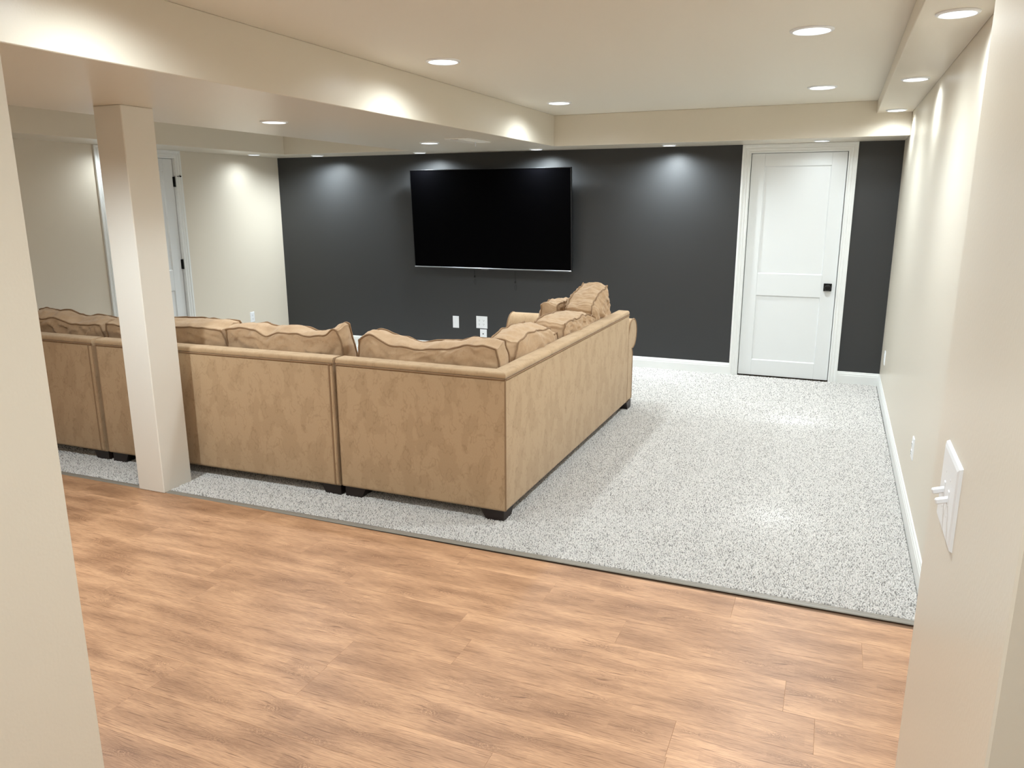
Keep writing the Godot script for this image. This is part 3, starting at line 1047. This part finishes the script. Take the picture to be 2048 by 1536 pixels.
# a wall plate with its face to +z
func plate_mesh(w: float, h: float) -> MB:
	var b := MB.new()
	var d := 0.0065
	var e := 0.008
	var o := [Vector3(-w / 2, -h / 2, 0), Vector3(w / 2, -h / 2, 0), Vector3(w / 2, h / 2, 0), Vector3(-w / 2, h / 2, 0)]
	var i := [Vector3(-w / 2 + e, -h / 2 + e, d), Vector3(w / 2 - e, -h / 2 + e, d), Vector3(w / 2 - e, h / 2 - e, d), Vector3(-w / 2 + e, h / 2 - e, d)]
	var m := []
	for k in 4:
		m.append((o[k] as Vector3).lerp(i[k], 0.25) + Vector3(0, 0, d * 0.45))
	b.quad(i[0], i[1], i[2], i[3], Vector3(0, 0, 1))
	for k in 4:
		var j := (k + 1) % 4
		var out: Vector3 = ((o[k] as Vector3) + (o[j] as Vector3)) * 0.5
		b.quad(o[k], o[j], m[j], m[k], out + Vector3(0, 0, 0.01))
		b.quad(m[k], m[j], i[j], i[k], out + Vector3(0, 0, 0.03))
	b.quad(o[0], o[1], o[2], o[3], Vector3(0, 0, -1))
	return b

func screw(t: Node3D, x: float, y: float) -> void:
	var b := MB.new()
	b.ball(Vector3(x, y, 0.0055), Vector3(0.0035, 0.0035, 0.0018), 8)
	obj("screw", b, M.white_plastic, t)

func receptacle(t: Node3D, x: float, y: float) -> void:
	var b := MB.new()
	b.prism(round_rect(0.034, 0.029, 0.009, 3), Vector3(x, y, 0.004), Vector3.RIGHT, Vector3.UP, Vector3(0, 0, 0.0045), 0, 0, false)
	var r := obj("receptacle", b, M.white_plastic, t)
	for q: Array in [[-0.0065, 0.003, 0.0022, 0.009], [0.0065, 0.003, 0.0022, 0.0075], [0.0, -0.008, 0.005, 0.005]]:
		var s := MB.new()
		s.box(Vector3(x + q[0], y + q[1], 0.0082), Vector3(q[2], q[3], 0.002), 0.0004)
		obj("slot", s, M.slot, r)

func outlet(label: String, at: Vector3, turn: float) -> Node3D:
	var t := thing("wall_outlet", label, "outlet", at, turn, "duplex wall outlets")
	obj("plate", plate_mesh(0.070, 0.115), M.white_plastic, t)
	receptacle(t, 0, 0.0205)
	receptacle(t, 0, -0.0205)
	screw(t, 0, 0)
	return t

func plates() -> void:
	var o := outlet("white duplex outlet low on the left beige wall above the sofa", Vector3(XL, 0.362, 0.622), PI / 2)
	dup(o, "white duplex outlet on the right wall close to the charcoal corner", Vector3(0, 0.345, 0.46), -PI / 2)
	dup(o, "white duplex outlet halfway along the right wall above the baseboard", Vector3(0, 0.378, 3.165), -PI / 2)
	# on the charcoal wall under the television
	var t := thing("rocker_switch", "white single rocker switch low on the charcoal wall", "switch", Vector3(-4.213, 0.344, 0))
	obj("plate", plate_mesh(0.074, 0.130), M.white_plastic, t)
	var b := MB.new()
	b.box(Vector3(0, 0, 0.006), Vector3(0.034, 0.067, 0.006), 0.001)
	var fr := obj("frame", b, M.white_plastic, t)
	b = MB.new()
	b.box(Vector3(0, 0, 0.0085), Vector3(0.027, 0.058, 0.006), 0.001, Basis(Vector3.RIGHT, 0.06))
	obj("rocker", b, M.white_plastic, fr)
	screw(t, 0, 0.048)
	screw(t, 0, -0.048)
	t = thing("quad_outlet", "square white outlet plate with four receptacles under the television", "outlet", Vector3(-3.902, 0.357, 0))
	obj("plate", plate_mesh(0.132, 0.132), M.white_plastic, t)
	for x: float in [-0.026, 0.026]:
		receptacle(t, x, 0.0205)
		receptacle(t, x, -0.0205)
		screw(t, x, 0)
	t = thing("coax_plate", "white cable plate just below the square outlet plate", "plate", Vector3(-3.884, 0.222, 0))
	obj("plate", plate_mesh(0.080, 0.122), M.white_plastic, t)
	b = MB.new()
	b.lathe(PackedVector2Array([Vector2(0.007, 0), Vector2(0.007, 0.004), Vector2(0.0048, 0.004), Vector2(0.0048, 0.012), Vector2(0.0, 0.012)]), Vector3(0, 0.012, 0.0055), Basis(Vector3.RIGHT, PI / 2), 14)
	obj("jack", b, M.slot, t)
	screw(t, 0, 0.042)
	screw(t, 0, -0.042)
	# the two-gang toggle switch on the near wall stub
	t = thing("toggle_switch", "white two-gang toggle switch plate on the wall stub at the right", "switch", Vector3(-SW, 1.161, 6.099), -PI / 2)
	obj("plate", plate_mesh(0.161, 0.136), M.white_plastic, t)
	for x: float in [-0.024, 0.024]:
		b = MB.new()
		b.box(Vector3(x, 0, 0.0062), Vector3(0.011, 0.026, 0.003), 0.001)
		var sl := obj("slot", b, M.white_plastic, t)
		b = MB.new()
		b.box(Vector3(x, -0.004, 0.014), Vector3(0.008, 0.010, 0.022), 0.002, Basis(Vector3.RIGHT, 0.30))
		obj("toggle", b, M.white_plastic, sl)
		screw(t, x, 0.030)
		screw(t, x, -0.030)

# a round recessed downlight with its trim at y = 0, shining down
func downlight(called: String, label: String, r: float, energy: float, at: Vector3, group: String, beam: float) -> Node3D:
	var t := thing(called, label, "downlight", at, 0.0, group)
	var ri := r * 0.83
	var b := MB.new()
	b.lathe(PackedVector2Array([Vector2(r, 0.0), Vector2(r, -0.003), Vector2(r - 0.003, -0.006), Vector2(ri + 0.004, -0.009), Vector2(ri, -0.008), Vector2(ri, 0.0)]), Vector3.ZERO, Basis.IDENTITY, 48)
	obj("trim", b, M.white_plastic, t)
	b = MB.new()
	b.lathe(PackedVector2Array([Vector2(ri, -0.0015), Vector2(0.0, -0.0015)]), Vector3.ZERO, Basis.IDENTITY, 48)
	obj("lens", b, M.lens, t)
	var l := SpotLight3D.new()
	l.spot_angle = beam
	l.spot_angle_attenuation = 1.0
	l.spot_range = 14.0
	l.spot_attenuation = 2.0
	l.light_size = ri * 0.78
	l.name = "lamp_light"
	l.light_color = M.lamp_color
	l.light_energy = energy
	l.shadow_enabled = true
	l.rotation.x = -PI / 2
	l.position.y = -0.0035
	t.add_child(l)
	return t

func lights() -> void:
	var R := 0.097
	var g := "large downlights in the main ceiling"
	var a := downlight("ceiling_light", "large downlight beside the beam, second row from the charcoal wall", R, M.big_energy * 0.65, Vector3(-2.55, HC, 3.394), g, 83.0)
	dup(a, "large downlight beside the beam, nearest the charcoal wall", Vector3(-2.567, HC, 1.389))
	var right_lamp := dup(a, "large downlight of the second row towards the right soffit", Vector3(-0.643, HC, 3.438))
	var door_lamp := dup(a, "large downlight of the main ceiling in front of the white door", Vector3(-0.636, HC, 1.472))
	for h: Node3D in [right_lamp, door_lamp]:
		(h.get_node("lamp_light") as Light3D).light_energy = M.big_energy * 1.3
	var near := dup(a, "large downlight of the third row beside the beam, above the frame", Vector3(-2.55, HC, 5.40))
	(near.get_node("lamp_light") as Light3D).light_energy = M.big_energy * 0.5
	var aside := dup(a, "large downlight of the third row towards the right soffit, above the frame", Vector3(-0.643, HC, 5.42))
	(aside.get_node("lamp_light") as Light3D).light_energy = M.big_energy * 1.1
	for h: Node3D in [dup(a, "large downlight in the hall ceiling behind the camera", Vector3(-0.85, HC, 7.05)), dup(a, "large downlight at the far end of the hall behind the camera", Vector3(-0.6, HC, 8.35))]:
		(h.get_node("lamp_light") as Light3D).light_energy = M.big_energy * 0.78
	g = "downlights under the beam"
	a = downlight("beam_light", "downlight under the beam just right of the column", 0.085, M.big_energy * 0.8, Vector3(-3.753, HS, 3.365), g, 78.0)
	dup(a, "downlight under the beam near the air register", Vector3(-3.725, HS, 1.40))
	var front := dup(a, "downlight under the beam in front of the column, above the frame", Vector3(-3.753, HS, 5.35))
	(front.get_node("lamp_light") as Light3D).light_energy = M.big_energy * 1.45
	g = "small downlights in the soffit over the charcoal wall"
	var r := 0.066
	a = downlight("soffit_light", "small downlight over the charcoal wall by the left corner", r, M.small_energy, Vector3(-5.714, HS, 0.26), g, 82.0)
	dup(a, "small downlight over the left half of the television", Vector3(-4.46, HS, 0.25))
	dup(a, "small downlight over the right end of the television", Vector3(-3.19, HS, 0.25))
	dup(a, "small downlight between the television and the white door", Vector3(-1.915, HS, 0.25))
	var dim := dup(a, "small downlight over the white door in the charcoal wall", Vector3(-0.64, HS, 0.26))
	(dim.get_node("lamp_light") as Light3D).light_energy = M.small_energy * 0.08
	g = "small downlights in the right soffit"
	a = downlight("soffit_light", "small downlight in the right soffit nearest the camera", 0.074, M.small_energy * 0.19, Vector3(-0.123, HR, 4.045), g, 82.0)
	dup(a, "small downlight in the middle of the right soffit", Vector3(-0.128, HR, 2.368))
	dup(a, "small downlight at the far end of the right soffit", Vector3(-0.125, HR, 0.72))
	g = "small downlights in the soffit along the left wall"
	a = downlight("soffit_light", "small downlight over the left wall near the charcoal corner", r, M.small_energy * 0.15, Vector3(-6.21, HS, 0.68), g, 82.0)
	dup(a, "small downlight over the left wall beyond the white door, behind the column", Vector3(-6.21, HS, 2.35))
	dup(a, "small downlight over the left wall hidden by the partition", Vector3(-6.21, HS, 4.02))

func small_fittings() -> void:
	# air register under the beam
	var t := thing("air_register", "pale air register with a lever under the beam by the television", "vent", Vector3(-3.30, HS, 1.53))
	var L := 0.46
	var W := 0.20
	for q: Array in [[Vector3(-W / 2, -0.008, -L / 2), Vector3(-W / 2 + 0.028, 0, L / 2)], [Vector3(W / 2 - 0.028, -0.008, -L / 2), Vector3(W / 2, 0, L / 2)], [Vector3(-W / 2 + 0.028, -0.008, -L / 2), Vector3(W / 2 - 0.028, 0, -L / 2 + 0.028)], [Vector3(-W / 2 + 0.028, -0.008, L / 2 - 0.028), Vector3(W / 2 - 0.028, 0, L / 2)]]:
		var b := MB.new()
		b.span(q[0], q[1], 0.003)
		obj("frame", b, M.vent, t)
	for i in 9:
		var b := MB.new()
		b.box(Vector3(-W / 2 + 0.036 + i * 0.016, -0.007, 0), Vector3(0.014, 0.0015, L - 0.056), 0.0004, Basis(Vector3(0, 0, 1), -0.6 if i < 5 else 0.6))
		obj("louver", b, M.vent, t)
	var b := MB.new()
	b.box(Vector3(0.02, -0.026, -0.10), Vector3(0.005, 0.036, 0.010), 0.001)
	obj("lever", b, M.white_plastic, t)
